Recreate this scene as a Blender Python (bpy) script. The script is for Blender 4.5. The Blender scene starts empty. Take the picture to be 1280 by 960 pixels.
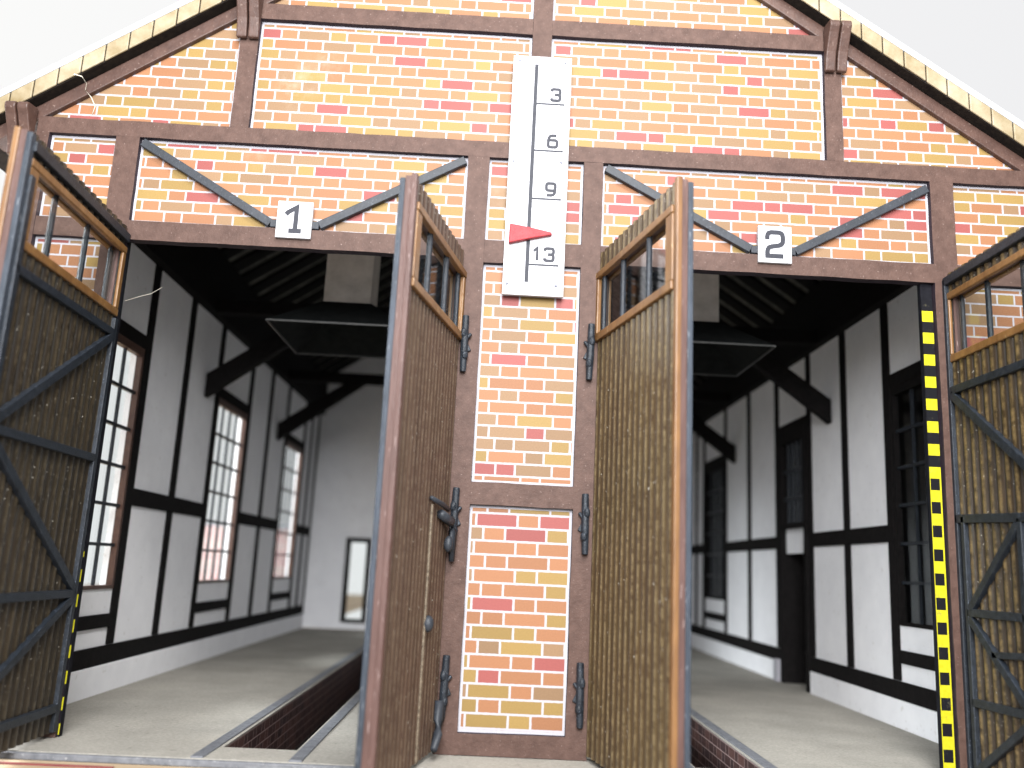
import bpy, bmesh, math, random
from mathutils import Vector, Matrix
random.seed(11)
S = bpy.context.scene
COL = S.collection
R = math.radians

# ------------------------------------------------------------------ materials
def nt(name):
    m = bpy.data.materials.new(name); m.use_nodes = True
    t = m.node_tree
    return m, t, t.nodes['Principled BSDF']

def node(t, kind, **kw):
    n = t.nodes.new(kind)
    for k, v in kw.items(): setattr(n, k, v)
    return n

def math_n(t, op, a, b=None, c=None):
    n = node(t, 'ShaderNodeMath', operation=op)
    for i, v in enumerate((a, b, c)):
        if v is None: continue
        if isinstance(v, (int, float)): n.inputs[i].default_value = v
        else: t.links.new(v, n.inputs[i])
    return n.outputs[0]

def mixc(t, fac, a, b, mode='MIX'):
    n = node(t, 'ShaderNodeMix', data_type='RGBA', blend_type=mode)
    for i, v in ((0, fac), (6, a), (7, b)):
        if isinstance(v, (int, float)): n.inputs[i].default_value = v
        elif isinstance(v, tuple): n.inputs[i].default_value = (*v, 1) if len(v) == 3 else v
        else: t.links.new(v, n.inputs[i])
    return n.outputs[2]

def noise(t, scale, detail=4, rough=.6, vec=None, stretch=None):
    n = node(t, 'ShaderNodeTexNoise')
    n.inputs['Scale'].default_value = scale
    n.inputs['Detail'].default_value = detail
    n.inputs['Roughness'].default_value = rough
    tc = node(t, 'ShaderNodeTexCoord')
    src = tc.outputs['Object'] if vec is None else vec
    if stretch:
        mp = node(t, 'ShaderNodeMapping'); mp.inputs['Scale'].default_value = stretch
        t.links.new(src, mp.inputs[0]); src = mp.outputs[0]
    t.links.new(src, n.inputs['Vector'])
    return n.outputs['Fac']

def ramp(t, fac, stops, interp='LINEAR'):
    n = node(t, 'ShaderNodeValToRGB'); cr = n.color_ramp; cr.interpolation = interp
    while len(cr.elements) > 1: cr.elements.remove(cr.elements[-1])
    cr.elements[0].position = stops[0][0]; cr.elements[0].color = (*stops[0][1], 1)
    for p, c in stops[1:]:
        e = cr.elements.new(p); e.color = (*c, 1)
    if not isinstance(fac, (int, float)): t.links.new(fac, n.inputs[0])
    return n.outputs[0]

def bump(t, b, h, strength, dist=.02):
    n = node(t, 'ShaderNodeBump'); n.inputs['Strength'].default_value = strength
    n.inputs['Distance'].default_value = dist
    t.links.new(h, n.inputs['Height']); t.links.new(n.outputs[0], b.inputs['Normal'])

def speck(name, c1, c2, scale=18, rough=.6, bmp=.25, spec=.4, c3=None, metal=0.0, stretch=None):
    """two-tone speckled surface with fine relief; c3 = sparse light scuffs"""
    m, t, b = nt(name)
    n1 = noise(t, scale, 5, .65, stretch=stretch)
    col = ramp(t, n1, [(.3, c1), (.7, c2)])
    if c3:
        n2 = noise(t, scale * 4.5, 2, .5, stretch=stretch)
        f = ramp(t, n2, [(.66, (0, 0, 0)), (.74, (1, 1, 1))])
        col = mixc(t, f, col, c3)
    t.links.new(col, b.inputs['Base Color'])
    b.inputs['Roughness'].default_value = rough
    b.inputs['Specular IOR Level'].default_value = spec
    b.inputs['Metallic'].default_value = metal
    bump(t, b, noise(t, scale * 3, 4, .7, stretch=stretch), bmp)
    return m

M = {}
M['timber'] = speck('timber brown card', (.053, .028, .021), (.088, .050, .039), 9, .6, .35, .25, (.17, .12, .105))
M['timber_edge'] = speck('burnt and shaded card edge', (.018, .012, .02), (.035, .025, .032), 20, .7, .2, .2)  # laser-burnt edge plus the shade of the recess sides, put into one colour
M['rafter'] = speck('rafter brown', (.046, .022, .016), (.082, .043, .032), 7, .5, .3, .4, (.15, .10, .08))
M['soffit'] = speck('soffit black brown', (.010, .008, .008), (.025, .02, .016), 14, .85, .4, .1)
M['paper'] = speck('white paper', (.33, .32, .355), (.37, .365, .39), 25, .75, .05, .2)
M['sign'] = speck('white sign card', (.46, .46, .485), (.50, .50, .515), 3, .5, .06, .3, (.40, .39, .385))
M['ink'] = speck('grey ink', (.014, .015, .022), (.024, .026, .036), 30, .6, .03, .3)
M['red'] = speck('red pointer paint', (.26, .014, .02), (.34, .03, .036), 10, .5, .4, .3, (.08, .006, .008))
M['iron'] = speck('dark grey iron', (.018, .021, .026), (.029, .033, .041), 7, .5, .18, .3, (.06, .066, .078))
M['iron_black'] = speck('black painted iron', (.006, .008, .011), (.018, .023, .031), 16, .45, .35, .3, (.11, .13, .17))
M['plaster'] = speck('white plaster', (.80, .80, .825), (.87, .87, .89), 2.2, .8, .12, .2, (.72, .71, .71))
M['inner_timber'] = speck('black brown beam', (.005, .0045, .0045), (.011, .0095, .0095), 10, .9, .2, .1)
M['window_wood'] = speck('brown window frame', (.05, .022, .015), (.085, .042, .028), 10, .5, .2, .4)
M['orange_wood'] = speck('orange varnished strip', (.12, .055, .017), (.21, .108, .037), 8, .4, .3, .4, (.34, .24, .12), stretch=(1, 1, .25))
M['edge_orange'] = speck('raw strip with warm glow', (.095, .042, .013), (.18, .088, .028), 8, .45, .2, .5, stretch=(1, 1, .25))  # raw orange wood; the colour also stands in for warm light on the edge
M['edge_pink'] = speck('pinkish brown leaf edge', (.052, .026, .021), (.092, .05, .042), 9, .5, .3, .35, (.18, .13, .12), stretch=(1, 1, .15))
M['edge_blue'] = speck('blue grey leaf edge', (.016, .021, .028), (.036, .045, .06), 12, .55, .4, .3, (.13, .14, .155), stretch=(1, 1, .2))
M['concrete'] = speck('pale grey concrete', (.245, .238, .218), (.325, .315, .29), 16, .9, .5, .1, (.16, .155, .145))
def floor_mat():
    m, t, b = nt('mottled concrete')
    n1 = noise(t, 26, 5, .75); n2 = noise(t, .9, 4, .6); n3 = noise(t, 9, 2, .5)
    col = ramp(t, n1, [(.3, (.245, .232, .208)), (.7, (.365, .348, .314))])
    col = mixc(t, 1.0, col, ramp(t, n2, [(.35, (.84, .84, .83)), (.65, (1.06, 1.05, 1.03))]), 'MULTIPLY')
    col = mixc(t, math_n(t, 'MULTIPLY', ramp(t, n3, [(.69, (0, 0, 0)), (.75, (1, 1, 1))]), .5), col, (.10, .095, .085))
    t.links.new(col, b.inputs['Base Color']); b.inputs['Roughness'].default_value = .9
    b.inputs['Specular IOR Level'].default_value = .1
    bump(t, b, noise(t, 40, 4, .75), .5)
    return m
M['floor'] = floor_mat()
M['rail'] = speck('dull grey rail', (.085, .09, .102), (.16, .165, .18), 9, .6, .5, .3, (.26, .26, .27))
M['base'] = speck('cream baseboard', (.34, .24, .15), (.42, .33, .22), 2.2, .7, .15, .25, stretch=(.25, 1, 1))
M['redline'] = speck('dull red line', (.15, .03, .035), (.21, .055, .05), 6, .6, .2, .3)
M['roof_under'] = speck('roof sheet underside', (.035, .035, .03), (.17, .17, .145), 4.5, .7, .4, .25)
M['roof_white'] = speck('pale roof top', (.36, .375, .41), (.40, .41, .44), 18, .7, .3, .2)
M['hood'] = speck('sooty grey hood', (.005, .006, .006), (.011, .012, .012), 6, .9, .2, .08)
M['hood_rim'] = speck('worn hood rim', (.02, .02, .019), (.045, .045, .042), 8, .5, .2, .4)
M['flue'] = speck('greyish brown flue', (.50, .45, .40), (.72, .66, .60), 3.5, .7, .2, .25)
M['fibre'] = speck('pale fibre', (.55, .5, .4), (.75, .7, .6), 10, .4, .1, .5)
M['annexe'] = speck('grey annexe wall', (.03, .03, .032), (.06, .06, .062), 4, .8, .2, .2)
M['yellow'] = speck('signal yellow', (.78, .72, .015), (.86, .8, .03), 14, .55, .1, .3)
M['black_tape'] = speck('black tape', (.004, .004, .006), (.009, .009, .012), 14, .8, .1, .1)
M['bead'] = speck('worn wicket bead', (.05, .036, .024), (.19, .15, .105), 22, .6, .4, .3)
M['wire'] = speck('pale blue wire', (.35, .42, .62), (.45, .52, .7), 5, .5, .1, .4)
M['tile'] = speck('beige roof tile', (.16, .115, .05), (.32, .27, .185), 2.6, .5, .2, .4)
M['rivet'] = speck('small grey rivet', (.10, .11, .14), (.2, .2, .24), 30, .4, .2, .5)
M['curtain_pink'] = speck('pink brick blur', (.55, .30, .28), (.70, .45, .42), 1.5, .8, .1, .2)

def glass():
    m, t, b = nt('thin glass')
    out = t.nodes['Material Output']
    tr = node(t, 'ShaderNodeBsdfTransparent'); tr.inputs[0].default_value = (.93, .95, .95, 1)
    gl = node(t, 'ShaderNodeBsdfGlossy'); gl.inputs['Roughness'].default_value = .06
    fr = node(t, 'ShaderNodeLayerWeight'); fr.inputs[0].default_value = .5
    mx = node(t, 'ShaderNodeMixShader')
    t.links.new(math_n(t, 'ADD', math_n(t, 'MULTIPLY', math_n(t, 'POWER', fr.outputs[1], 4.0), .3), .02), mx.inputs[0]); t.links.new(tr.outputs[0], mx.inputs[1]); t.links.new(gl.outputs[0], mx.inputs[2])
    t.links.new(mx.outputs[0], out.inputs[0]); t.nodes.remove(b)
    return m
M['glass'] = glass()

def hazard():
    m, t, b = nt('hazard tape')
    tc = node(t, 'ShaderNodeTexCoord'); sp = node(t, 'ShaderNodeSeparateXYZ'); t.links.new(tc.outputs['Object'], sp.inputs[0])
    fz = math_n(t, 'FRACT', math_n(t, 'DIVIDE', sp.outputs[2], .263))
    k = math_n(t, 'GREATER_THAN', fz, .5)
    g = node(t, 'ShaderNodeTexCoord'); sg = node(t, 'ShaderNodeSeparateXYZ'); t.links.new(g.outputs['Generated'], sg.inputs[0])
    gp = node(t, 'ShaderNodeNewGeometry'); gs = node(t, 'ShaderNodeSeparateXYZ'); t.links.new(gp.outputs['Position'], gs.inputs[0])
    low = math_n(t, 'MULTIPLY', math_n(t, 'LESS_THAN', sg.outputs[2], .62), math_n(t, 'GREATER_THAN', gs.outputs[0], 0.0))
    inner = math_n(t, 'MULTIPLY', math_n(t, 'LESS_THAN', sg.outputs[0], .86), math_n(t, 'GREATER_THAN', sg.outputs[0], .05))
    inner = math_n(t, 'MAXIMUM', inner, math_n(t, 'SUBTRACT', 1.0, low))
    k = math_n(t, 'MULTIPLY', k, inner)
    n1 = noise(t, 30, 3, .6)
    y = ramp(t, n1, [(.3, (.36, .33, .008)), (.7, (.43, .395, .018))])
    hz = mixc(t, k, y, (.005, .005, .007))
    sc = math_n(t, 'MULTIPLY', ramp(t, noise(t, 11, 6, .8), [(.60, (0, 0, 0)), (.66, (1, 1, 1))]), .45)
    t.links.new(mixc(t, sc, hz, (.11, .10, .06)), b.inputs['Base Color']); b.inputs['Roughness'].default_value = .7; b.inputs['Specular IOR Level'].default_value = .12
    return m
M['hazard'] = hazard()

def planks(name, lo, hi, ridge, wear_amt=1.0):
    """ribbed varnished boards: streaks run down the boards, crests rubbed paler, colour darkened between the ribs to bring them out"""
    m, t, b = nt(name)
    n1 = noise(t, 1, 4, .6, stretch=(16, 16, .5))
    col = ramp(t, n1, [(.3, lo), (.7, hi)])
    n2 = noise(t, .9, 2, .5)
    tint = ramp(t, n2, [(.3, (1, .90, .86)), (.7, (1.0, 1.0, .86))])
    col = mixc(t, .8, col, tint, 'MULTIPLY')
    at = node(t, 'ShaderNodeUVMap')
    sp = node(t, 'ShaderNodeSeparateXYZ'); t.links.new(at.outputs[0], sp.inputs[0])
    col = mixc(t, 1.0, col, ramp(t, sp.outputs[0], [(0, (.42, .40, .40)), (.5, (1, 1, 1))]), 'MULTIPLY')  # darker valleys make the ribs show
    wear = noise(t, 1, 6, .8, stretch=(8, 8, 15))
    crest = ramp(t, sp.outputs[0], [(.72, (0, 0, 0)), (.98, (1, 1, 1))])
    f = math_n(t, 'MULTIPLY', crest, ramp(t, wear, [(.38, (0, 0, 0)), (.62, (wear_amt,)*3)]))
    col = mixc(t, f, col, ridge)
    dust = ramp(t, noise(t, 34, 2, .5), [(.69, (0, 0, 0)), (.75, (1, 1, 1))])
    col = mixc(t, math_n(t, 'MULTIPLY', dust, .5), col, (.5, .47, .4))
    t.links.new(col, b.inputs['Base Color'])
    b.inputs['Roughness'].default_value = .42
    b.inputs['Specular IOR Level'].default_value = .45
    bump(t, b, noise(t, 12, 5, .7), .3)
    return m
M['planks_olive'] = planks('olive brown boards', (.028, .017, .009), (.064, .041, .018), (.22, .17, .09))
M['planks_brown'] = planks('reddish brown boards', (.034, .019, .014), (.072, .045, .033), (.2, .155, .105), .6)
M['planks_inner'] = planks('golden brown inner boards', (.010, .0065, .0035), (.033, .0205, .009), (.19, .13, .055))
M['planks_dark'] = planks('dark brown inner boards', (.008, .006, .004), (.022, .016, .009), (.10, .078, .046), .6)  # darker version of the inner boards, for the left door

def brick(name, cols, mortar, joint=.013, smudge=True, period=.62, rowh=.14):
    m, t, b = nt(name)
    uv = node(t, 'ShaderNodeUVMap')
    sp = node(t, 'ShaderNodeSeparateXYZ'); t.links.new(uv.outputs[0], sp.inputs[0])
    U, V = sp.outputs[0], sp.outputs[1]
    row = math_n(t, 'FLOOR', V)
    par = math_n(t, 'FLOORED_MODULO', row, 2.0)
    jit = node(t, 'ShaderNodeTexWhiteNoise', noise_dimensions='1D'); t.links.new(row, jit.inputs['W'])
    Uu = math_n(t, 'ADD', math_n(t, 'ADD', U, math_n(t, 'MULTIPLY', par, .5)), math_n(t, 'MULTIPLY', jit.outputs[0], .06))
    cell = math_n(t, 'FLOOR', Uu)
    f = math_n(t, 'SUBTRACT', Uu, cell)
    fv = math_n(t, 'SUBTRACT', V, row)
    s = .655
    isH = math_n(t, 'GREATER_THAN', f, s)
    dS = math_n(t, 'MINIMUM', f, math_n(t, 'ABSOLUTE', math_n(t, 'SUBTRACT', s, f)))
    dH = math_n(t, 'MINIMUM', math_n(t, 'ABSOLUTE', math_n(t, 'SUBTRACT', f, s)), math_n(t, 'SUBTRACT', 1.0, f))
    du = math_n(t, 'MULTIPLY', math_n(t, 'MINIMUM', dS, dH), period)
    dv = math_n(t, 'MULTIPLY', math_n(t, 'MINIMUM', fv, math_n(t, 'SUBTRACT', 1.0, fv)), rowh)
    wob = math_n(t, 'MULTIPLY', math_n(t, 'SUBTRACT', noise(t, 22, 3, .6), .5), .010)
    d = math_n(t, 'ADD', math_n(t, 'MINIMUM', du, dv), wob)
    mr = node(t, 'ShaderNodeMapRange'); mr.interpolation_type = 'SMOOTHSTEP'
    t.links.new(d, mr.inputs[0]); mr.inputs[1].default_value = joint - .004; mr.inputs[2].default_value = joint + .004
    cmb = node(t, 'ShaderNodeCombineXYZ')
    t.links.new(cell, cmb.inputs[0]); t.links.new(row, cmb.inputs[1]); t.links.new(isH, cmb.inputs[2])
    wn = node(t, 'ShaderNodeTexWhiteNoise', noise_dimensions='3D'); t.links.new(cmb.outputs[0], wn.inputs['Vector'])
    col = ramp(t, wn.outputs['Value'], cols, 'CONSTANT')
    sc = node(t, 'ShaderNodeSeparateXYZ'); t.links.new(wn.outputs['Color'], sc.inputs[0])
    vv = math_n(t, 'ADD', .88, math_n(t, 'MULTIPLY', sc.outputs[1], .2))
    hv = node(t, 'ShaderNodeHueSaturation'); t.links.new(vv, hv.inputs['Value']); t.links.new(col, hv.inputs['Color'])
    grain = noise(t, 75, 3, .7)
    g = ramp(t, grain, [(.3, (.86, .84, .84)), (.7, (1.08, 1.06, 1.06))])
    col = mixc(t, 1.0, hv.outputs[0], g, 'MULTIPLY')
    if smudge:
        sm = math_n(t, 'MULTIPLY', ramp(t, noise(t, .55, 2, .5), [(.63, (0, 0, 0)), (.70, (1, 1, 1))]),
                    ramp(t, noise(t, 6, 5, .7), [(.45, (0, 0, 0)), (.65, (1, 1, 1))]))
        col = mixc(t, math_n(t, 'MULTIPLY', sm, .4), col, (.36, .28, .215))
    col = mixc(t, mr.outputs[0], mortar, col)
    t.links.new(col, b.inputs['Base Color'])
    b.inputs['Roughness'].default_value = .6
    b.inputs['Specular IOR Level'].default_value = .3
    bump(t, b, noise(t, 60, 3, .7), .08)
    return m
ORANGE, TAN, YEL, RED = (.25, .113, .052), (.198, .121, .063), (.225, .147, .044), (.225, .060, .053)
M['brick'] = brick('printed brick paper', [(0, ORANGE), (.45, TAN), (.68, YEL), (.895, RED)], (.345, .33, .355), .0108)
M['pit_brick'] = brick('sooty pit brick', [(0, (.045, .022, .02)), (.5, (.075, .036, .03)), (.8, (.04, .022, .022))], (.24, .17, .16), .006, False, .4, .12)
M['far_brick'] = brick('pale red outside brick', [(0, (.66, .36, .34)), (.5, (.70, .46, .42)), (.8, (.66, .5, .44))], (.8, .78, .78), .013, False)

# ------------------------------------------------------------------ helpers
class MB:
    def __init__(s): s.b = bmesh.new(); s.uv = s.b.loops.layers.uv.new('UVMap')
    def face(s, pts, mi=0, uvs=None):
        f = s.b.faces.new([s.b.verts.new(p) for p in pts]); f.material_index = mi
        if uvs:
            for l, q in zip(f.loops, uvs): l[s.uv].uv = q
        return f
    def box(s, x0, x1, y0, y1, z0, z1, mi=0, side=None):
        v = [s.b.verts.new(p) for p in ((x0,y0,z0),(x1,y0,z0),(x1,y1,z0),(x0,y1,z0),(x0,y0,z1),(x1,y0,z1),(x1,y1,z1),(x0,y1,z1))]
        for i, q in enumerate(((0,1,5,4),(2,3,7,6),(3,0,4,7),(1,2,6,5),(3,2,1,0),(4,5,6,7))):
            f = s.b.faces.new([v[k] for k in q]); f.material_index = mi if (side is None or i == 0) else side
    def prism(s, poly, d, mi=0, side=None):
        """poly: list of 3-D points (planar), d: extrusion vector"""
        d = Vector(d); a = [s.b.verts.new(p) for p in poly]; c = [s.b.verts.new(Vector(p) + d) for p in poly]
        f = s.b.faces.new(a); f.material_index = mi
        f = s.b.faces.new(c[::-1]); f.material_index = mi if side is None else side
        n = len(a)
        for i in range(n):
            f = s.b.faces.new([a[i], c[i], c[(i+1) % n], a[(i+1) % n]]); f.material_index = mi if side is None else side
    def bar(s, p, q, w, h, up=(0, -1, 0), mi=0):
        """square bar p->q, h along 'up', w across"""
        p, q, up = Vector(p), Vector(q), Vector(up); d = (q - p).normalized()
        side = d.cross(up).normalized(); up = side.cross(d).normalized()
        a = [p + side*sx*w/2 + up*sy*h/2 for sx, sy in ((-1,-1),(1,-1),(1,1),(-1,1))]
        s.prism(a, q - p, mi)
    def tube(s, pts, r, n=8, mi=0):
        pts = [Vector(p) for p in pts]; rings = []
        for i, p in enumerate(pts):
            d = (pts[min(i+1, len(pts)-1)] - pts[max(i-1, 0)]).normalized()
            a = d.orthogonal().normalized(); c = d.cross(a)
            rr = r[i] if isinstance(r, (list, tuple)) else r
            rings.append([s.b.verts.new(p + (a*math.cos(k*2*math.pi/n) + c*math.sin(k*2*math.pi/n))*rr) for k in range(n)])
        for A, B in zip(rings, rings[1:]):
            for k in range(n): s.b.faces.new([A[k], A[(k+1) % n], B[(k+1) % n], B[k]]).material_index = mi
        s.b.faces.new(rings[0][::-1]).material_index = mi; s.b.faces.new(rings[-1]).material_index = mi
    def ball(s, c, r, mi=0):
        g = bmesh.ops.create_icosphere(s.b, subdivisions=2, radius=1, matrix=Matrix.Translation(c) @ Matrix.Diagonal((*r, 1)))
        for f in {f for v in g['verts'] for f in v.link_faces}: f.material_index = mi
    def build(s, name, mats, parent=None, bevel=0, smooth=False, fix=True):
        if fix: bmesh.ops.recalc_face_normals(s.b, faces=s.b.faces)
        me = bpy.data.meshes.new(name); s.b.to_mesh(me); s.b.free()
        for m in (mats if isinstance(mats, (list, tuple)) else [mats]): me.materials.append(M[m])
        if smooth:
            for p in me.polygons: p.use_smooth = True
        o = bpy.data.objects.new(name, me); COL.objects.link(o)
        if parent: o.parent = parent
        if bevel:
            md = o.modifiers.new('bevel', 'BEVEL'); md.width = bevel; md.segments = 2; md.limit_method = 'ANGLE'
        return o

def tag(o, label=None, cat=None, group=None, kind=None):
    for k, v in (('label', label), ('category', cat), ('group', group), ('kind', kind)):
        if v: o[k] = v
    return o
def empty(name, loc=(0, 0, 0), parent=None):
    o = bpy.data.objects.new(name, None); o.empty_display_size = .2; COL.objects.link(o); o.location = loc
    if parent: o.parent = parent
    return o
def boxpart(name, mat, parent, *b, bevel=0, side=None):
    m = MB(); m.box(*b, side=1 if side else None)
    return m.build(name, [mat, side] if side else mat, parent, bevel)

def ribbon(pts, w):
    """flat stroke outline (list of quads) along a 2-D polyline with mitred joints"""
    P = [Vector(p) for p in pts]; L, Rr = [], []
    for i, p in enumerate(P):
        d0 = (P[i] - P[i-1]).normalized() if i else None
        d1 = (P[i+1] - P[i]).normalized() if i < len(P)-1 else None
        if d0 is None: d0 = d1
        if d1 is None: d1 = d0
        n0, n1 = Vector((-d0.y, d0.x)), Vector((-d1.y, d1.x))
        n = (n0 + n1).normalized(); k = 1 / max(.5, n.dot(n0))
        L.append(p + n*w/2*k); Rr.append(p - n*w/2*k)
    return [(L[i], Rr[i], Rr[i+1], L[i+1]) for i in range(len(P)-1)]
GL = {
 '3': [[(0,.80),(.03,.91),(.1,.97),(.25,1),(.75,1),(.9,.97),(.97,.91),(1,.80),(1,.70),(.97,.6),(.9,.54),(.75,.515),(.38,.515)],
       [(.75,.515),(.9,.485),(.97,.42),(1,.32),(1,.2),(.97,.09),(.9,.03),(.75,0),(.25,0),(.1,.03),(.03,.09),(0,.2)]],
 '6': [[(.93,1),(.42,1),(.2,.94),(.06,.8),(0,.6),(0,.2),(.03,.09),(.1,.03),(.25,0),(.75,0),(.9,.03),(.97,.09),(1,.2),(1,.4),(.97,.51),(.9,.57),(.75,.6),(.16,.6)]],
 '1': [[(.12,.74),(.66,1.0),(.66,0)]],
 'I': [[(.02,.70),(.16,.80),(.62,1.0),(.62,0)], [(.25,0.03),(.98,0.03)]],
 '2': [[(0,.70),(0,.82),(.03,.91),(.1,.97),(.25,1),(.75,1),(.9,.97),(.97,.91),(1,.8),(1,.66),(.97,.57),(.88,.5),(.72,.46),(.28,.41),(.12,.37),(.03,.29),(0,.18),(0,.02),(1.02,.02)]],
}
GL['9'] = [[(1-x, 1-y) for x, y in GL['6'][0]]]
def glyphs(mb, ch, x, z, w, h, y, sw, lift=.006):
    for k, line in enumerate(GL[ch]):
        for q in ribbon([(x + a*w, z + b*h) for a, b in line], sw):
            mb.prism([(v.x, y - .0015*k, v.y) for v in q], (0, lift, 0))

# ------------------------------------------------------------------ geometry constants (1 unit = about 1 scale metre)
CX = .355
TAN_ = .675
def soff(x, off=7.15): return off + TAN_*(5.9 - abs(x - CX))

shed = empty('engine_shed', (0, 0, 0))
tag(shed, 'model two road engine shed with brown timber framed brick front and open doors', 'engine shed')

# ---- brick panels with a white paper margin
pan_seed = [0]
def panel(poly, row=.136, period=.60, anchor=None, margin=.03):
    """poly in (x,z); a brick sheet at y=0 with a bare paper rim, thickness to y=.25"""
    pan_seed[0] += 1
    mb = MB(); bm = mb.b; n = len(poly)
    P2 = [Vector(q) for q in poly]; inn = []
    for i in range(n):                                   # offset every edge inwards and intersect neighbours
        p, q, r_ = P2[i-1], P2[i], P2[(i+1) % n]
        d0, d1 = (q - p).normalized(), (r_ - q).normalized()
        n0, n1 = Vector((-d0.y, d0.x)), Vector((-d1.y, d1.x))
        if sum(P2[k].cross(P2[(k+1) % n]) for k in range(n)) < 0: n0, n1 = -n0, -n1
        inn.append(q + (n0 + n1) * (margin / (1 + n0.dot(n1))))
    x0 = min(p[0] for p in poly); z0 = max(p[1] for p in poly); off = pan_seed[0]*7.37
    uvq = lambda v: ((v.x - x0)/period + off, (v.y - z0)/row + .55 + 40 + 20*pan_seed[0])
    ccw = sum(P2[k].cross(P2[(k+1) % n]) for k in range(n)) > 0
    order = list(range(n)) if ccw else list(range(n))[::-1]
    mb.face([(inn[k].x, 0, inn[k].y) for k in order], 0, [uvq(inn[k]) for k in order])
    for k in range(n):
        j = (k + 1) % n; quad = [P2[k], P2[j], inn[j], inn[k]]
        if not ccw: quad = quad[::-1]
        mb.face([(v.x, 0, v.y) for v in quad], 1)
    vs0 = [Vector((v.x, 0, v.y)) for v in P2]
    n = len(vs0)
    back = [Vector((v.x, .06, v.z)) for v in vs0]
    for i in range(n):
        j = (i+1) % n
        mb.face([vs0[i], vs0[j], back[j], back[i]], 1)
    mb.face(back[::-1], 2)
    o = mb.build('brick_panel', ['brick', 'paper', 'plaster'], shed, fix=False)
    return o

ZL, ZLT, ZM0, ZM1, ZT0, ZT1 = 5.47, 5.70, 6.75, 6.95, 8.41, 8.62
panel([(-.22, .22), (.92, .22), (.92, 2.61), (-.22, 2.61)], .151, .70)
panel([(-.22, 2.86), (.92, 2.86), (.92, 5.42), (-.22, 5.42)], .141, .635)
panel([(-.22, ZLT), (.92, ZLT), (.92, ZM0), (-.22, ZM0)], .136, .62)
panel([(-4.38, ZLT), (-.47, ZLT), (-.47, ZM0), (-4.38, ZM0)])
panel([(1.15, ZLT), (5.11, ZLT), (5.11, ZM0), (1.15, ZM0)])
panel([(-5.45, ZLT), (-4.66, ZLT), (-4.66, ZM0), (-5.45, ZM0)])
panel([(5.39, ZLT), (6.36, ZLT), (6.36, ZM0), (5.39, ZM0)])
panel([(-5.45, .1), (-4.66, .1), (-4.66, ZL), (-5.45, ZL)])
panel([(5.39, .1), (6.36, .1), (6.36, ZL), (5.39, ZL)])
panel([(-3.12, ZM1), (.23, ZM1), (.23, ZT0), (-3.12, ZT0)], .139)
panel([(.47, ZM1), (3.86, ZM1), (3.86, ZT0), (.47, ZT0)], .139)
xl = -5.6; xr = 6.36
panel([(xl, ZM1), (-3.34, ZM1), (-3.34, soff(-3.34)), (xl, soff(xl))], .139)
panel([(4.07, ZM1), (xr, ZM1), (xr, soff(xr)), (4.07, soff(4.07))], .139)
def xat(z): return 5.9 - (z - 7.15)/TAN_
d = xat(ZT1)
panel([(CX - d, ZT1), (.23, ZT1), (.23, soff(.23))], .139)
panel([(.47, ZT1), (CX + d, ZT1), (.47, soff(.47))], .139)

# ---- timber frame of the front (front face y=-.08, burnt edges with recess shade in their colour)
def timber(name, x0, x1, z0, z1):
    """one strut of the card frame: knife-cut edges wander a little, cut sides are burnt, and their dark colour includes painted shade"""
    y0 = -.075 + random.uniform(-.003, .003)
    lng = x1 - x0 > z1 - z0; ln = max(x1 - x0, z1 - z0); n = max(2, int(ln/.16)); mb = MB(); rows = []
    ja = jb = 0
    for i in range(n + 1):
        t_ = i/n; ja = ja*.5 + random.uniform(-.004, .004); jb = jb*.5 + random.uniform(-.004, .004)
        if lng: a, c = (x0 + (x1 - x0)*t_, z0 + ja), (x0 + (x1 - x0)*t_, z1 + jb)
        else: a, c = (x0 + ja, z0 + (z1 - z0)*t_), (x1 + jb, z0 + (z1 - z0)*t_)
        rows.append([mb.b.verts.new(p) for p in ((a[0], y0, a[1]), (c[0], y0, c[1]), (c[0], .06, c[1]), (a[0], .06, a[1]))])
    for A, B in zip(rows, rows[1:]):
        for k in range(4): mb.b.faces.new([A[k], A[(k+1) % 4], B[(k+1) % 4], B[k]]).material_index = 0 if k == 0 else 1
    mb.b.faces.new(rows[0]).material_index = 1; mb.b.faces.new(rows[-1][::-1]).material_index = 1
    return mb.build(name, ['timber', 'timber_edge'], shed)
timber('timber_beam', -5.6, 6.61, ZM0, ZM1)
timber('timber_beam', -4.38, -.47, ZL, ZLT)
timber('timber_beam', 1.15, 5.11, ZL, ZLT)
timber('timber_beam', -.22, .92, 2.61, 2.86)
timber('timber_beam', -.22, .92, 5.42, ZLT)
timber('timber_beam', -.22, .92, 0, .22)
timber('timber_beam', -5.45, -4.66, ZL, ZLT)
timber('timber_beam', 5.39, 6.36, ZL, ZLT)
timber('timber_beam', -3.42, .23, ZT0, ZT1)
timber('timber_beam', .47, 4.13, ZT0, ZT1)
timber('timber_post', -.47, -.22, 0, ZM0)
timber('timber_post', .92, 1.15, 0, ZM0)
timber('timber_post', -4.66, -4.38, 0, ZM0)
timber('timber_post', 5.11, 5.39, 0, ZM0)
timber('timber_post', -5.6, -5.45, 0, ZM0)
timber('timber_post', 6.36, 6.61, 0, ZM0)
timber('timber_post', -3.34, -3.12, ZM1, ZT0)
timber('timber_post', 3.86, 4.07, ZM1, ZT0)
timber('timber_post', .23, .47, ZM1, soff(.23) - .05)

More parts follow.
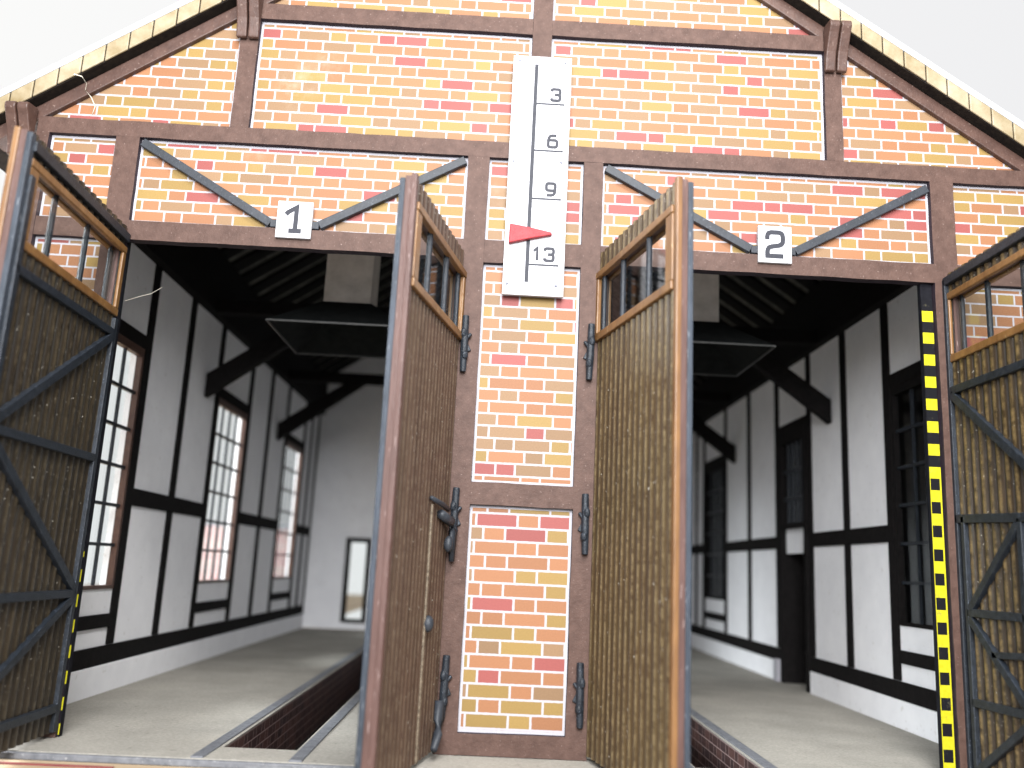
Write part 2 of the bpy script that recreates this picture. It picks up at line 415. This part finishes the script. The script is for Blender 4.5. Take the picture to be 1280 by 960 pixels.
# ---- diagonal iron braces over the doors
def brace(x0, z0, x1, z1, xe):
    mb = MB(); mb.bar((x0, -.045, z0), (x1, -.045, z1), .1, .07)
    a, b = sorted((x1, xe)); mb.box(a, b, -.078, -.012, z1 - .05, z1 + .045)
    mb.build('iron_brace', 'iron', shed, .008)
brace(-4.345, 6.695, -2.74, 5.765, -2.55)
brace(-.505, 6.695, -2.17, 5.765, -2.36)
brace(1.19, 6.695, 2.93, 5.765, 3.1)
brace(5.075, 6.66, 3.46, 5.765, 3.28)

# ---- rafters, roof, verge tiles, purlin brackets
def slope_quad(sgn, d0, d1, o0, o1, y0, y1, mb, mi=0):
    """slab following the roof slope: distances d0..d1 from the ridge line, vertical offsets o0..o1"""
    f = lambda d, o: (CX + sgn*d, y0, o + TAN_*(5.9 - d))
    mb.prism([f(d0, o0), f(d1, o0), f(d1, o1), f(d0, o1)], (0, y1 - y0, 0), mi)
for sg in (-1, 1):
    mb = MB(); slope_quad(sg, 0.0, 6.45, 6.95, 7.145, -.07, .2, mb)
    mb.build('gable_rafter', 'rafter', shed, .012)
for sg in (-1, 1):
    mb = MB(); slope_quad(sg, 0.0, 6.75, 7.15, 7.375, -.22, 17.2, mb)
    roof = mb.build('roof', 'soffit', shed)
    mb = MB(); slope_quad(sg, 0.0, 6.8, 7.38, 7.47, -.245, 17.2, mb)
    mb.build('roof_covering', 'roof_white', roof)
    k = 0; dd = .05
    while dd < 6.7:
        mb = MB(); w = .258 + random.uniform(-.006, .006); j = random.uniform(-.006, .006)
        slope_quad(sg, dd, dd + w - .012, 7.155 + j, 7.377, -.25, -.222, mb)
        mb.build('verge_tile', 'tile', roof, .012); dd += w
    # sheet seen between the rafters from below, then the rafters themselves
    mb = MB(); slope_quad(sg, 0.1, 5.9, 7.13, 7.145, .08, 16.7, mb)
    mb.build('roof_lining', 'roof_under', roof)
    y = .55
    while y < 16.5:
        mb = MB(); slope_quad(sg, 0.1, 5.75, 7.04, 7.128, y, y + .40, mb)
        mb.build('roof_rafter', 'inner_timber', roof); y += .72

def bracket(x, z, tilt=0):
    mb = MB()
    prof = [(-.1, -.56), (-.15, -.55), (-.175, -.40), (-.20, -.32), (-.30, -.12), (-.345, -.05), (-.345, .0), (-.32, .03), (-.1, .06)]
    for a in (-.135, .01):
        mb.prism([(x + a, py, z + pz) for py, pz in prof], (.125, 0, 0))
    mb.build('purlin_bracket', 'rafter', shed, .016)
bracket(-3.24, 8.66); bracket(3.98, 8.66); bracket(-5.74, 6.97); bracket(6.5, 6.93)
bracket(.35, 10.8)

# ---- side walls (left glazed to the open, right towards the annexe)
WB = [(.95, 3.02), (6.78, 8.80), (12.60, 14.62)]
def side_wall(x, out, right):
    """x = inner face, out = outer face"""
    wz0, wz1 = 1.40, 4.86
    a, b = min(x, out), max(x, out)
    mb = MB(); ys = .08
    ops = [(y0, y1, wz0, wz1) for y0, y1 in WB]
    if right: ops[1] = (6.62, 8.25, 0.0, 4.86)
    for y0, y1, z0, z1 in ops:
        mb.box(a, b, ys, y0, 0, 6.28); mb.box(a, b, y0, y1, z1, 6.28)
        if z0 > 0: mb.box(a, b, y0, y1, 0, z0)
        ys = y1
    mb.box(a, b, ys, 16.7, 0, 6.28)
    wall = mb.build('side_wall', 'plaster', shed)
    s = 1 if not right else -1                       # direction into the room
    def tb(name, y0, y1, z0, z1, t=.03):
        q = sorted((x + .001*s, x + t*s)); boxpart(name, 'inner_timber', wall, q[0], q[1], y0, y1, z0, z1)
    zt = 6.28
    edges = [(.08, .95), (3.02, 6.78), (8.80, 12.60), (14.62, 16.7)] if not right else [(.08, .95), (3.02, 6.62), (8.25, 12.60), (14.62, 16.7)]
    # posts each side of the openings and one half-way between
    posts = []
    for y0, y1 in edges:
        if y1 - y0 > 2:
            posts += [(y0 + .02, y0 + .24), ((y0 + y1)/2 - .12, (y0 + y1)/2 + .1), (y1 - .22, y1 - .02)]
        else: posts += [(y0 + .02, y0 + .24)] if y0 > 1 else [(y1 - .22, y1 - .02)]
    for p in posts: tb('wall_post', p[0], p[1], .64, zt)
    for y0, y1 in edges:
        seg = sorted([p for p in posts if p[0] >= y0 - .01 and p[1] <= y1 + .01])
        cur = y0
        for p in seg + [(y1, y1)]:
            if p[0] - cur > .08: tb('wall_rail', cur, p[0], 2.58, 2.83)
            cur = p[1]
    for y0, y1 in WB if not right else (WB[0], WB[2]):
        tb('wall_rail', y0 - .01, y1 + .01, .88, 1.06)
        tb('wall_rail', y0 - .01, y1 + .01, 4.86, 5.06)
    if right:
        tb('wall_rail', 6.6, 8.27, 4.86, 5.06)
        tb('sill_beam', .09, 6.62, .38, .63); tb('sill_beam', 8.25, 16.7, .38, .63)
    else: tb('sill_beam', .09, 16.7, .38, .63)
    # plinth stands a little proud
    q = sorted((x, x + .05*s))
    mb = MB()
    for y0, y1 in (((.09, 16.65),) if not right else ((.09, 6.60), (8.27, 16.65))): mb.box(q[0], q[1], y0, y1, -.01, .375)
    mb.build('plinth', 'plaster', wall, .01)
    q = sorted((x - .02*s, x + .16*s))
    boxpart('wall_plate', 'inner_timber', wall, q[0], q[1], .09, 16.68, 6.2, 7.3)
    # windows
    for i, (y0, y1) in enumerate(WB):
        if right and i == 1: continue
        mb = MB(); xi, xo = x + .02*s, x - .07*s; p, q = min(xi, xo), max(xi, xo); w = .06
        mb.box(p, q, y0, y0 + w, wz0, wz1); mb.box(p, q, y1 - w, y1, wz0, wz1)
        mb.box(p, q, y0 + w, y1 - w, wz0, wz0 + .05); mb.box(p, q, y0 + w, y1 - w, wz1 - .12, wz1)
        wn = mb.build('window', 'window_wood' if not right else 'inner_timber', shed)
        if right: tag(wn, 'dark side window beside the striped jamb' if i == 0 else 'dark side window near the far end')
        mb = MB(); xb = x - .04*s
        za, zb = wz0 + .05, wz1 - .12; ya, yb = y0 + w, y1 - w
        nc = 4
        for k in range(1, nc): yy = ya + (yb - ya)*k/nc; mb.box(xb - .02, xb + .02, yy - .02, yy + .02, za, zb)
        for k in range(1, 6): zz = za + (zb - za)*k/6; mb.box(xb - .025, xb + .025, ya, yb, zz - .022, zz + .022)
        mb.build('glazing_bars', 'iron_black', wn)
        mb = MB(); xg = x - .06*s; mb.box(xg - .004, xg + .004, ya, yb, za, zb); mb.build('pane', 'glass', wn)
    return wall
wl = side_wall(-5.25, -5.43, False)
wr = side_wall(5.95, 6.02, True)

# doorway in the right wall with its barred fanlight
mb = MB(); x0, x1 = 5.90, 6.335
mb.box(x0, x1, 6.64, 6.80, 0, 4.86); mb.box(x0, x1, 8.07, 8.24, 0, 4.86)
mb.box(x0, x1, 6.80, 8.07, 4.66, 4.86); mb.box(x0, x1, 6.80, 8.07, 2.96, 3.06)
dw = mb.build('doorway', 'inner_timber', shed)
boxpart('transom_panel', 'plaster', dw, 6.0, 6.04, 6.80, 8.07, 2.48, 2.96)
mb = MB()
for k in range(1, 5): yy = 6.80 + 1.27*k/5; mb.box(5.96, 6.0, yy - .03, yy + .03, 3.06, 4.66)
for zz in (3.55, 4.1): mb.box(5.955, 6.005, 6.80, 8.07, zz - .03, zz + .03)
mb.build('fanlight_bars', 'iron_black', dw)
mb = MB(); mb.box(6.02, 6.03, 6.80, 8.07, 3.06, 4.66); mb.build('pane', 'glass', dw)
boxpart('plinth_end', 'paper', dw, 5.84, 6.3, 8.26, 8.5, 0, .42)

# back wall and its glazed door
mb = MB(); Y0, Y1 = 16.7, 17.0; dx0, dx1, dz0, dz1 = -4.14, -3.41, .19, 2.60
mb.box(-5.62, dx0, Y0, Y1, 0, 7.12); mb.box(dx1, 6.33, Y0, Y1, 0, 7.12)
mb.box(dx0, dx1, Y0, Y1, 0, dz0); mb.box(dx0, dx1, Y0, Y1, dz1, 7.12)
mb.prism([(-5.62, Y0, 7.12), (6.33, Y0, 7.12), (CX, Y0, 11.2)], (0, Y1 - Y0, 0))
mb.build('back_wall', 'plaster', shed)
mb = MB()
for a in ((dx0, dx0 + .13, dz0, dz1), (dx1 - .13, dx1, dz0, dz1), (dx0 + .13, dx1 - .13, dz1 - .13, dz1), (dx0 + .13, dx1 - .13, dz0, dz0 + .1)):
    mb.box(a[0], a[1], 16.64, 16.8, a[2], a[3])
bd = mb.build('back_door', 'inner_timber', shed)
mb = MB(); mb.box(dx0 + .13, dx1 - .13, 16.72, 16.73, dz0 + .1, dz1 - .13); mb.build('pane', 'glass', bd)

# roof trusses with knee braces
for y in (5.7, 11.6):
    mb = MB(); mb.box(-5.08, 5.78, y - .12, y + .12, 6.2, 6.44)
    mb.bar((CX, y, 6.44), (CX, y, 10.6), .24, .24)
    tr = mb.build('truss', 'inner_timber', shed)
    for sg, xw in ((-1, -5.22), (1, 5.92)):
        mb = MB(); t = -sg
        z0 = 4.7; yb = y - sg*.27 if y < 8 else y
        mb.prism([(xw, yb - .1, z0), (xw, yb - .1, z0 + .42), (xw + t*1.75, yb - .1, 6.35), (xw + t*2.15, yb - .1, 6.3)], (0, .2, 0))
        mb.build('knee_brace', 'inner_timber', tr)

# annexe behind the right wall
mb = MB()
mb.box(9.3, 9.5, .09, 17, 0, 5.5); mb.box(6.03, 9.3, .09, .3, 0, 5.5); mb.box(6.37, 9.3, 16.8, 17, 0, 5.5)
mb.box(6.03, 9.5, .09, 17, 5.5, 5.7)
mb.build('annexe', 'annexe', shed)

# door jamb posts carrying the hazard stripes
for sg, xa, xb, lab in ((1, 4.955, 5.09, 'yellow and black hazard stripes on the right jamb'), (-1, -4.46, -4.365, 'yellow and black hazard stripes behind the left door')):
    jp = boxpart('jamb_post', 'black_tape', shed, xa, xb, -.02, .055, 0, ZL - .004)
    mb = MB(); mb.box(xa + .004, xb - .002, -.026, -.0205, .02, 5.26 if sg > 0 else 1.9)
    tag(mb.build('hazard_stripes', 'hazard', jp), lab)

# ------------------------------------------------------------------ doors
def corrugated(mb, s, u0, u1, v0, v1, y, amp, pitch, sgn, mi=0):
    """ribbed sheet across u at depth y; uv.x carries how near the crest a point is"""
    n = max(2, int(round((u1 - u0)/pitch))) ; K = 8; P = []
    for i in range(n*K + 1):
        u = u0 + (u1 - u0)*i/(n*K); ph = (i % K)/K
        c = abs(math.sin(math.pi*ph)) ** .7
        P.append((u, y + sgn*amp*c, c))
    for (a, ya, ca), (b, yb, cb) in zip(P, P[1:]):
        mb.face([(s*a, ya, v0), (s*b, yb, v0), (s*b, yb, v1), (s*a, ya, v1)], mi, [(ca, v0), (cb, v0), (cb, v1), (ca, v1)])

def door(hinge, ang, s, L, top, lab, truss, outer_mat, orange_edge, wicket=False, hinges=True, inner='planks_inner', lean=0):
    dr = empty('door', hinge, shed); dr.rotation_euler = (lean, 0, ang); dr['label'] = lab
    B = .05; wz0, wz1 = top - 1.0, top - .30        # window opening
    su = lambda a, b: tuple(sorted((s*a, s*b)))
    def bx(mb, u0, u1, y0, y1, z0, z1, mi=0): a, b = su(u0, u1); mb.box(a, b, y0, y1, z0, z1, mi)
    # core
    mb = MB()
    bx(mb, 0, L, -.03, .03, B, wz0); bx(mb, 0, L, -.03, .03, wz1, top - .01)
    bx(mb, 0, .1, -.03, .03, wz0, wz1); bx(mb, L - .16, L, -.03, .03, wz0, wz1)
    mb.build('leaf_core', 'edge_pink', dr)
    # boards, outside and inside
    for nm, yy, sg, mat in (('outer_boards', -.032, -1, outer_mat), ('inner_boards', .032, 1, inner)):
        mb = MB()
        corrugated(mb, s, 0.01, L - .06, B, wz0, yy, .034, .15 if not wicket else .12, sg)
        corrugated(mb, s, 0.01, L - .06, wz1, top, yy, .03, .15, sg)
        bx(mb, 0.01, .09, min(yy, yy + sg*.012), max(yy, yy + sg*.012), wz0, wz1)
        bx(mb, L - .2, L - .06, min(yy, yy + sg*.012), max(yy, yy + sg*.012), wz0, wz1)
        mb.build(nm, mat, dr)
    # window trims
    for nm, y0, y1 in (('window_trim', -.1, -.034), ('window_trim', .034, .085)):
        mb = MB(); e = L - .08
        bx(mb, .0, e, y0, y1, wz0 - .075, wz0 + .015); bx(mb, .0, e, y0, y1, wz1 - .02, wz1 + .06)
        bx(mb, .0, .085, y0 + .008, y1 - .004, wz0 + .015, wz1 - .02); bx(mb, L - .24, e, y0 + .008, y1 - .004, wz0 + .015, wz1 - .02)
        mb.build(nm, 'orange_wood', dr, .012)
    for u in (.17, L*.34, L*.66):
        mb = MB(); mb.tube([(s*u, -.035, wz0), (s*u, -.035, wz1)], .032 if u > .2 else .028, 8)
        mb.build('window_bar', 'iron_black', dr)
    mb = MB(); bx(mb, .1, L - .16, -.004, .004, wz0, wz1); mb.build('pane', 'glass', dr)
    # closing edge strips
    mb = MB(); bx(mb, L - .06, L + .015, -.085, -.031, B, top + .01)
    mb.build('edge_strip', 'edge_orange' if orange_edge else 'edge_pink', dr, .01)
    mb = MB(); bx(mb, L - .07, L + .012, .031, .085, B, top - .03)
    mb.build('edge_strip', 'edge_blue', dr, .01)
    # braces on the inside
    mb = MB()
    for a, b, w in truss:
        mb.bar((s*a[0], .08, a[1]), (s*b[0], .08, b[1]), w*1.12, .06)
    mb.build('brace_frame', 'iron_black', dr, .008)
    # hinges on the outside
    if hinges:
        hx = -.385 if s < 0 else 1.055
        inv = Matrix.Rotation(-ang, 3, 'Z')
        lc = lambda x, y, z: inv @ (Vector((x, y, z)) - Vector(hinge))
        for z in (4.40, 2.44, .67):
            mb = MB(); w = random.uniform(-.012, .012); zz = z + random.uniform(-.02, .02)
            mb.tube([lc(hx + w, -.125, zz - .33), lc(hx, -.13, zz - .05), lc(hx - w, -.125, zz + .33)], [.036, .046, .04], 8)
            k = -1 if s < 0 else 1
            mb.bar(lc(hx, -.095, zz - .06), lc(hx - k*.06, -.095, zz - .03), .09, .025, inv @ Vector((0, -1, 0)))
            mb.ball(lc(hx + k*.01, -.14, zz + .12), (.05, .04, .07)); mb.ball(lc(hx - k*.012, -.14, zz - .14), (.048, .04, .06))
            mb.tube([lc(hx - k*.02, -.13, zz + .06), lc(hx - k*.07, -.115, zz + .12)], .022, 6)
            mb.build('hinge', 'iron_black', dr, .008)
    return dr

def lattice(L, hs, first_top=True):
    out = [((.06, .06), (.06, 4.5), .075), ((L - .1, .06), (L - .1, 5.2), .07)]
    for h in hs: out.append(((.06, h), (L - .06, h), .075))
    for k, (a, b) in enumerate(zip(hs, hs[1:])):
        p, q = ((.08, a - .04), (L - .12, b + .04)) if k % 2 == 0 else ((L - .12, a - .04), (.08, b + .04))
        out.append((p, q, .085))
    return out
L1 = 2.42
trLL = lattice(L1, [4.33, 2.91, 1.46, .30]) + [((.03, 5.47), (L1 - .05, 5.47), .09)]
trRR = [((.03, .06), (.03, 5.5), .06), ((.06, 4.16), (2.0, 4.16), .08), ((.06, 4.12), (1.95, 2.75), .09), ((.03, 5.47), (2.03, 5.47), .09),
        ((.17, .1), (.17, 2.73), .06), ((.02, 2.71), (1.24, 2.66), .085), ((1.22, .1), (1.22, 2.66), .07),
        ((1.18, 2.6), (.22, 1.74), .08), ((.17, 1.70), (1.22, 1.70), .075), ((.2, 1.64), (1.2, .82), .085),
        ((.17, .78), (1.22, .8), .075), ((1.18, .72), (.22, .12), .075), ((.6, 1.3), (1.22, 1.34), .06), ((1.24, 2.66), (2.0, 2.66), .08), ((2.0, .06), (2.0, 5.4), .07)]
trC = lattice(2.1, [4.33, 2.91, 1.46, .30])
door((-4.48, -.06, 0), R(-88.3), 1, L1, 5.61, 'left door of bay 1, inside with black iron bracing facing the opening', trLL, 'planks_brown', True, hinges=False, inner='planks_dark', lean=-.009)
dl = door((-.50, -.05, 0), R(78.5), -1, 2.12, 5.53, 'right door of bay 1 with latch and small wicket line, beside the brick pillar', trC, 'planks_brown', False, wicket=True)
door((1.19, -.02, 0), R(-77.6), 1, 2.26, 5.60, 'left door of bay 2 with olive ribbed boards, beside the brick pillar', trC, 'planks_olive', True)
door((5.30, -.06, 0), R(90), -1, 2.08, 5.57, 'right door of bay 2, inside with iron bracing beside the striped jamb', trRR, 'planks_olive', False, hinges=False)

# wicket gear on the door by the pillar (local: u runs along -x, outside is -y)
mb = MB(); mb.tube([(-.80, -.075, .06), (-.80, -.075, 2.54)], .014, 6); mb.build('wicket_bead', 'bead', dl)
mb = MB(); mb.tube([(-.86, -.08, 2.60), (-.55, -.11, 2.56), (-.28, -.12, 2.52)], [.022, .03, .025], 8)
mb.tube([(-.52, -.1, 2.46), (-.2, -.13, 2.40), (-.12, -.14, 2.3), (-.10, -.14, 1.98)], [.05, .055, .05, .03], 8)
mb.ball((-.24, -.13, 2.16), (.05, .05, .09)); mb.build('latch', 'iron', dl, smooth=True)
mb = MB(); mb.ball((-.76, -.1, 1.36), (.06, .06, .085)); mb.build('knob', 'iron', dl, smooth=True)
mb = MB(); mb.tube([(-.1, -.1, .55), (-.12, -.11, .36), (-.22, -.13, .24), (-.42, -.15, .12)], [.05, .055, .05, .035], 8); mb.build('floor_bolt', 'iron', dl, smooth=True)

# ------------------------------------------------------------------ gauge board and number plates
gb = boxpart('gauge_board', 'sign', None, .012, .722, -.128, -.078, 5.03, 8.08, bevel=.006)
tag(gb, 'tall white gauge board with depth figures 3 6 9 13 and red pointer', 'gauge board')
yf = -.128
mb = MB(); mb.prism([(.297-.022, yf-.005, 7.97), (.297+.022, yf-.005, 7.97), (.287+.022, yf-.005, 5.19), (.287-.022, yf-.005, 5.19)], (0, .0055, 0))
mb.build('scale_line', 'ink', gb)
for z, x0 in ((7.45, .31), (6.84, .31), (6.225, .31), (5.405, .31)):
    mb = MB(); mb.box(x0, .655, yf - .0045, yf + .0005, z - .0105, z + .0105); mb.build('tick_mark', 'ink', gb)
for ch, x, z in (('3', .49, 7.50), ('6', .475, 6.89), ('9', .475, 6.275), ('1', .35, 5.46), ('3', .485, 5.46)):
    mb = MB(); glyphs(mb, ch, x, z,   .105 if ch != '1' else .075, .15, yf - .005, .035); mb.build('numeral', 'ink', gb)
for x, z in ((.085, 8.01), (.645, 8.01), (.07, 6.69), (.64, 6.70), (.065, 5.16), (.63, 5.16)):
    mb = MB(); mb.ball((x, yf, z), (.018, .012, .018)); mb.build('rivet', 'rivet', gb, smooth=True)
mb = MB(); mb.prism([(.065, yf - .07, 5.875), (.06, yf - .07, 5.635), (.30, yf - .07, 5.70), (.565, yf - .06, 5.765), (.55, yf - .06, 5.795), (.30, yf - .07, 5.84)], (0, .068, 0))
tag(mb.build('pointer', 'red', gb, .01), 'red wedge pointer')

def plate(x0, x1, z0, z1, ch, lab, gx, gw):
    p = boxpart('number_plate', 'sign', None, x0, x1, -.125, -.079, z0, z1, bevel=.005); tag(p, lab, 'number plate', 'white number plates over the doors')
    mb = MB(); glyphs(mb, ch, gx, z0 + .075, gw, .30, -.131, .054); mb.build('numeral', 'ink', p)
plate(-2.655, -2.245, 5.575, 6.025, '1' if False else 'I', 'white plate with numeral 1 over the left bay', -2.555, .20)
plate(3.0, 3.395, 5.59, 6.045, '2', 'white plate with numeral 2 over the right bay', 3.105, .185)

# ------------------------------------------------------------------ floor, pits, rails, baseboard
FR, FB = -.72, 16.7
LP, RP = (-2.62, -1.86), (2.28, 3.02)
mb = MB()
for a, b, y0, y1 in ((-5.3, LP[0], FR, FB), (LP[1], RP[0], FR, FB), (RP[1], 6.0, FR, FB), (LP[0], LP[1], FR, -.15), (RP[0], RP[1], FR, -.15), (LP[0], LP[1], 13.5, FB), (RP[0], RP[1], 13.5, FB)):
    mb.box(a, b, y0, y1, -.10, -.005)
mb.box(6.0, 9.4, .4, 16.9, -.12, -.006)
tag(mb.build('floor', 'floor'), None, None, None, 'structure')
def pit(a, b, lab):
    mb = MB(); t = .05; z0 = -.75
    def quad(p, q, n):   # vertical face p->q
        ln = (Vector(q) - Vector(p)).length
        mb.face([(p[0], p[1], z0), (q[0], q[1], z0), (q[0], q[1], -.02), (p[0], p[1], -.02)], 0, [(0, 0), (ln/.4, 0), (ln/.4, 6.08), (0, 6.08)])
    quad((a + .001, -.15), (a + .001, 13.5), 1); quad((b - .001, 13.5), (b - .001, -.15), 1)
    quad((b, -.149), (a, -.149), 1); quad((a, 13.499), (b, 13.499), 1)
    mb.face([(a, -.15, z0), (b, -.15, z0), (b, 13.5, z0), (a, 13.5, z0)], 1)
    tag(mb.build('inspection_pit', ['pit_brick', 'inner_timber'], fix=False), lab, 'inspection pit', 'inspection pits in the shed floor')
pit(*LP, 'dark brick lined pit in the floor of the left bay'); pit(*RP, 'dark brick lined pit in the floor of the right bay')
for a, b, lab in ((-2.78, -2.655, 'grey rail on the outer side of the left pit'), (-1.83, -1.70, 'grey rail on the inner side of the left pit'),
                  (2.13, 2.25, 'grey rail on the inner side of the right pit'), (3.05, 3.18, 'grey rail on the outer side of the right pit')):
    mb = MB(); mb.box(a, b, FR + .01, 15.5, -.02, .012); tag(mb.build('rail', 'rail', None, .008), lab, 'rail', 'rails along the pits')
mb = MB(); mb.box(-22, 22, -2.9, -.78, -.3, -.075); mb.box(-22, -5.9, -.78, 46, -.3, -.075); mb.box(9.6, 22, -.78, 46, -.3, -.075); mb.box(-5.9, 9.6, 17.3, 18.2, -.3, -.075); tag(mb.build('ground', 'base'), None, None, None, 'structure')
mb = MB(); mb.box(-5.3, 6.0, FR - .06, FR - .004, -.074, -.012); tag(mb.build('floor_edge', 'rail', None, .01), 'grey edging strip along the front of the shed floor', 'edging')
mb = MB(); mb.box(-5.6, -3.4, -1.0, -.95, -.074, -.06); tag(mb.build('marking_strip', 'redline', None, .008), 'thin dull red strip on the cream baseboard before bay 1', 'strip')

# ------------------------------------------------------------------ smoke hoods
def hood(cx, lab):
    h = empty('smoke_hood', (cx, 3.0, 5.16)); tag(h, lab, 'smoke hood', 'smoke hoods under the roof')
    mb = MB(); B, T, zt = (.97, 1.0), (.36, .36), .48
    ring = lambda w, z: [(-w[0], -w[1], z), (w[0], -w[1], z), (w[0], w[1], z), (-w[0], w[1], z)]
    o0, o1, i0, i1 = ring(B, 0), ring(T, zt), ring((B[0] - .03, B[1] - .03), 0), ring((T[0] - .03, T[1] - .03), zt - .03)
    for k in range(4):
        j = (k + 1) % 4
        mb.face([o0[k], o0[j], o1[j], o1[k]]); mb.face([i0[j], i0[k], i1[k], i1[j]]); mb.face([o0[j], o0[k], i0[k], i0[j]])
    mb.face(i1); mb.build('hood_cone', 'hood', h)
    mb = MB()
    for a, b in zip(o0, o0[1:] + o0[:1]): mb.bar((a[0], a[1], -.012), (b[0], b[1], -.012), .024, .024, (0, 0, 1))
    mb.build('rim', 'hood_rim', h)
    mb = MB(); mb.box(-.345, .345, -.345, .345, zt + .002, 4.6); mb.build('flue', 'flue', h)
hood(-2.25, 'dark flared hood with brown square flue in the left bay'); hood(2.90, 'dark flared hood with brown square flue in the right bay')

# ------------------------------------------------------------------ outside: low brick building by the left windows, wire, stray fibres
ob = empty('brick_outbuilding', (-10.2, 27, -.2)); tag(ob, 'pale red brick outbuilding seen through the left windows', 'outbuilding')
mb = MB(); x = 1.5
def bq(p, q, z0, z1):
    ln = (Vector(q) - Vector(p)).length
    mb.face([(p[0], p[1], z0), (q[0], q[1], z0), (q[0], q[1], z1), (p[0], p[1], z1)], 0, [(0, 0), (ln/.6, 0), (ln/.6, (z1 - z0)/.14), (0, (z1 - z0)/.14)])
x = 2.6
bq((x, -1.6), (x, 7), 0, 3.2); bq((x, 7), (-x, 7), 0, 3.2); bq((-x, 7), (-x, -1.6), 0, 3.2); bq((-x, -1.6), (x, -1.6), 0, 3.2)
mb.build('wall', 'far_brick', ob, fix=False)
mb = MB(); mb.box(-x - .1, x + .1, -1.7, 7.1, 3.2, 3.35); mb.build('roof', 'roof_white', ob)
def fibre(pts, lab, r=.008):
    mb = MB(); mb.tube(pts, r, 6); tag(mb.build('glue_strand', 'fibre', smooth=True), lab, 'strand')
fibre([(-5.12, -.36, 7.36), (-5.02, -.37, 7.33), (-4.97, -.34, 7.26), (-5.0, -.28, 7.2), (-4.95, -.22, 7.15), (-4.92, -.16, 7.07), (-4.96, -.12, 6.98)], 'curly pale strand hanging from the left gable rafter', .0055)
fibre([(-4.28, -.09, 4.72), (-4.12, -.05, 4.80), (-4.03, -.02, 4.84), (-3.92, 0, 4.93)], 'fine pale strand beside the left door in bay 1', .0014)
mb = MB(); mb.tube([(11.5, 12, 11.6), (12.8, 12, 12.9), (14.5, 12, 14.4)], .03, 6)
tag(mb.build('wire', 'wire', smooth=True), 'faint pale blue wire behind the right roof edge', 'wire')

# ------------------------------------------------------------------ light, world, camera
W = bpy.data.worlds.new('World'); S.world = W; W.use_nodes = True
bg = W.node_tree.nodes['Background']
wt = W.node_tree
tc = node(wt, 'ShaderNodeTexCoord'); sx = node(wt, 'ShaderNodeSeparateXYZ'); wt.links.new(tc.outputs['Generated'], sx.inputs[0])
wc = ramp(wt, math_n(wt, 'ADD', math_n(wt, 'MULTIPLY', sx.outputs[0], .5), .5), [(.2, (.97, .97, .96)), (.8, (.86, .86, .875))])
wt.links.new(wc, bg.inputs[0]); bg.inputs[1].default_value = 1.0

def area(name, loc, target, size, power, col=(1, 1, 1)):
    l = bpy.data.lights.new(name, 'AREA'); l.shape = 'DISK'; l.size = size; l.energy = power; l.color = col
    o = bpy.data.objects.new(name, l); COL.objects.link(o); o.location = loc
    o.rotation_euler = (Vector(target) - Vector(loc)).to_track_quat('-Z', 'Y').to_euler(); return o
area('key_lamp', (2.0, -12, 15), (.3, 0, 5), 5.0, 3100, (1, .985, .96))
area('front_fill_light', (-1.0, -17, 8.5), (.3, 3, 2), 9.0, 8200, (.97, .98, 1))  # added fill from the front, no seen source; brightens the interior
area('side_fill_light', (-19, 4, 9), (2, 7, 2), 8.0, 15000, (.95, .97, 1))  # added unseen lamp on the left, lifts the interior through its windows

f, p, y, r = 1114.998, .203456, .0181489, .0477647
cp, sp_, cy, sy = math.cos(p), math.sin(p), math.cos(y), math.sin(y)
fw = Vector((sy*cp, cy*cp, sp_)); rt = Vector((cy, -sy, 0)); dn = fw.cross(rt)
r2 = rt*math.cos(r) - dn*math.sin(r); d2 = dn*math.cos(r) + rt*math.sin(r)
cam = bpy.data.cameras.new('camera'); co = bpy.data.objects.new('camera', cam); COL.objects.link(co)
mat = Matrix((( r2.x, -d2.x, -fw.x, 0), (r2.y, -d2.y, -fw.y, -10.0), (r2.z, -d2.z, -fw.z, 1.939), (0, 0, 0, 1)))
co.matrix_world = mat
cam.sensor_width = 36; cam.lens = f/1280*36; cam.clip_end = 200; cam.clip_start = .05
cam.dof.use_dof = True; cam.dof.focus_distance = 10.3; cam.dof.aperture_fstop = (cam.lens/1000)/.11
S.camera = co
S.view_settings.view_transform = 'Standard'; S.view_settings.look = 'None'
S.view_settings.exposure = 0; S.view_settings.gamma = 1
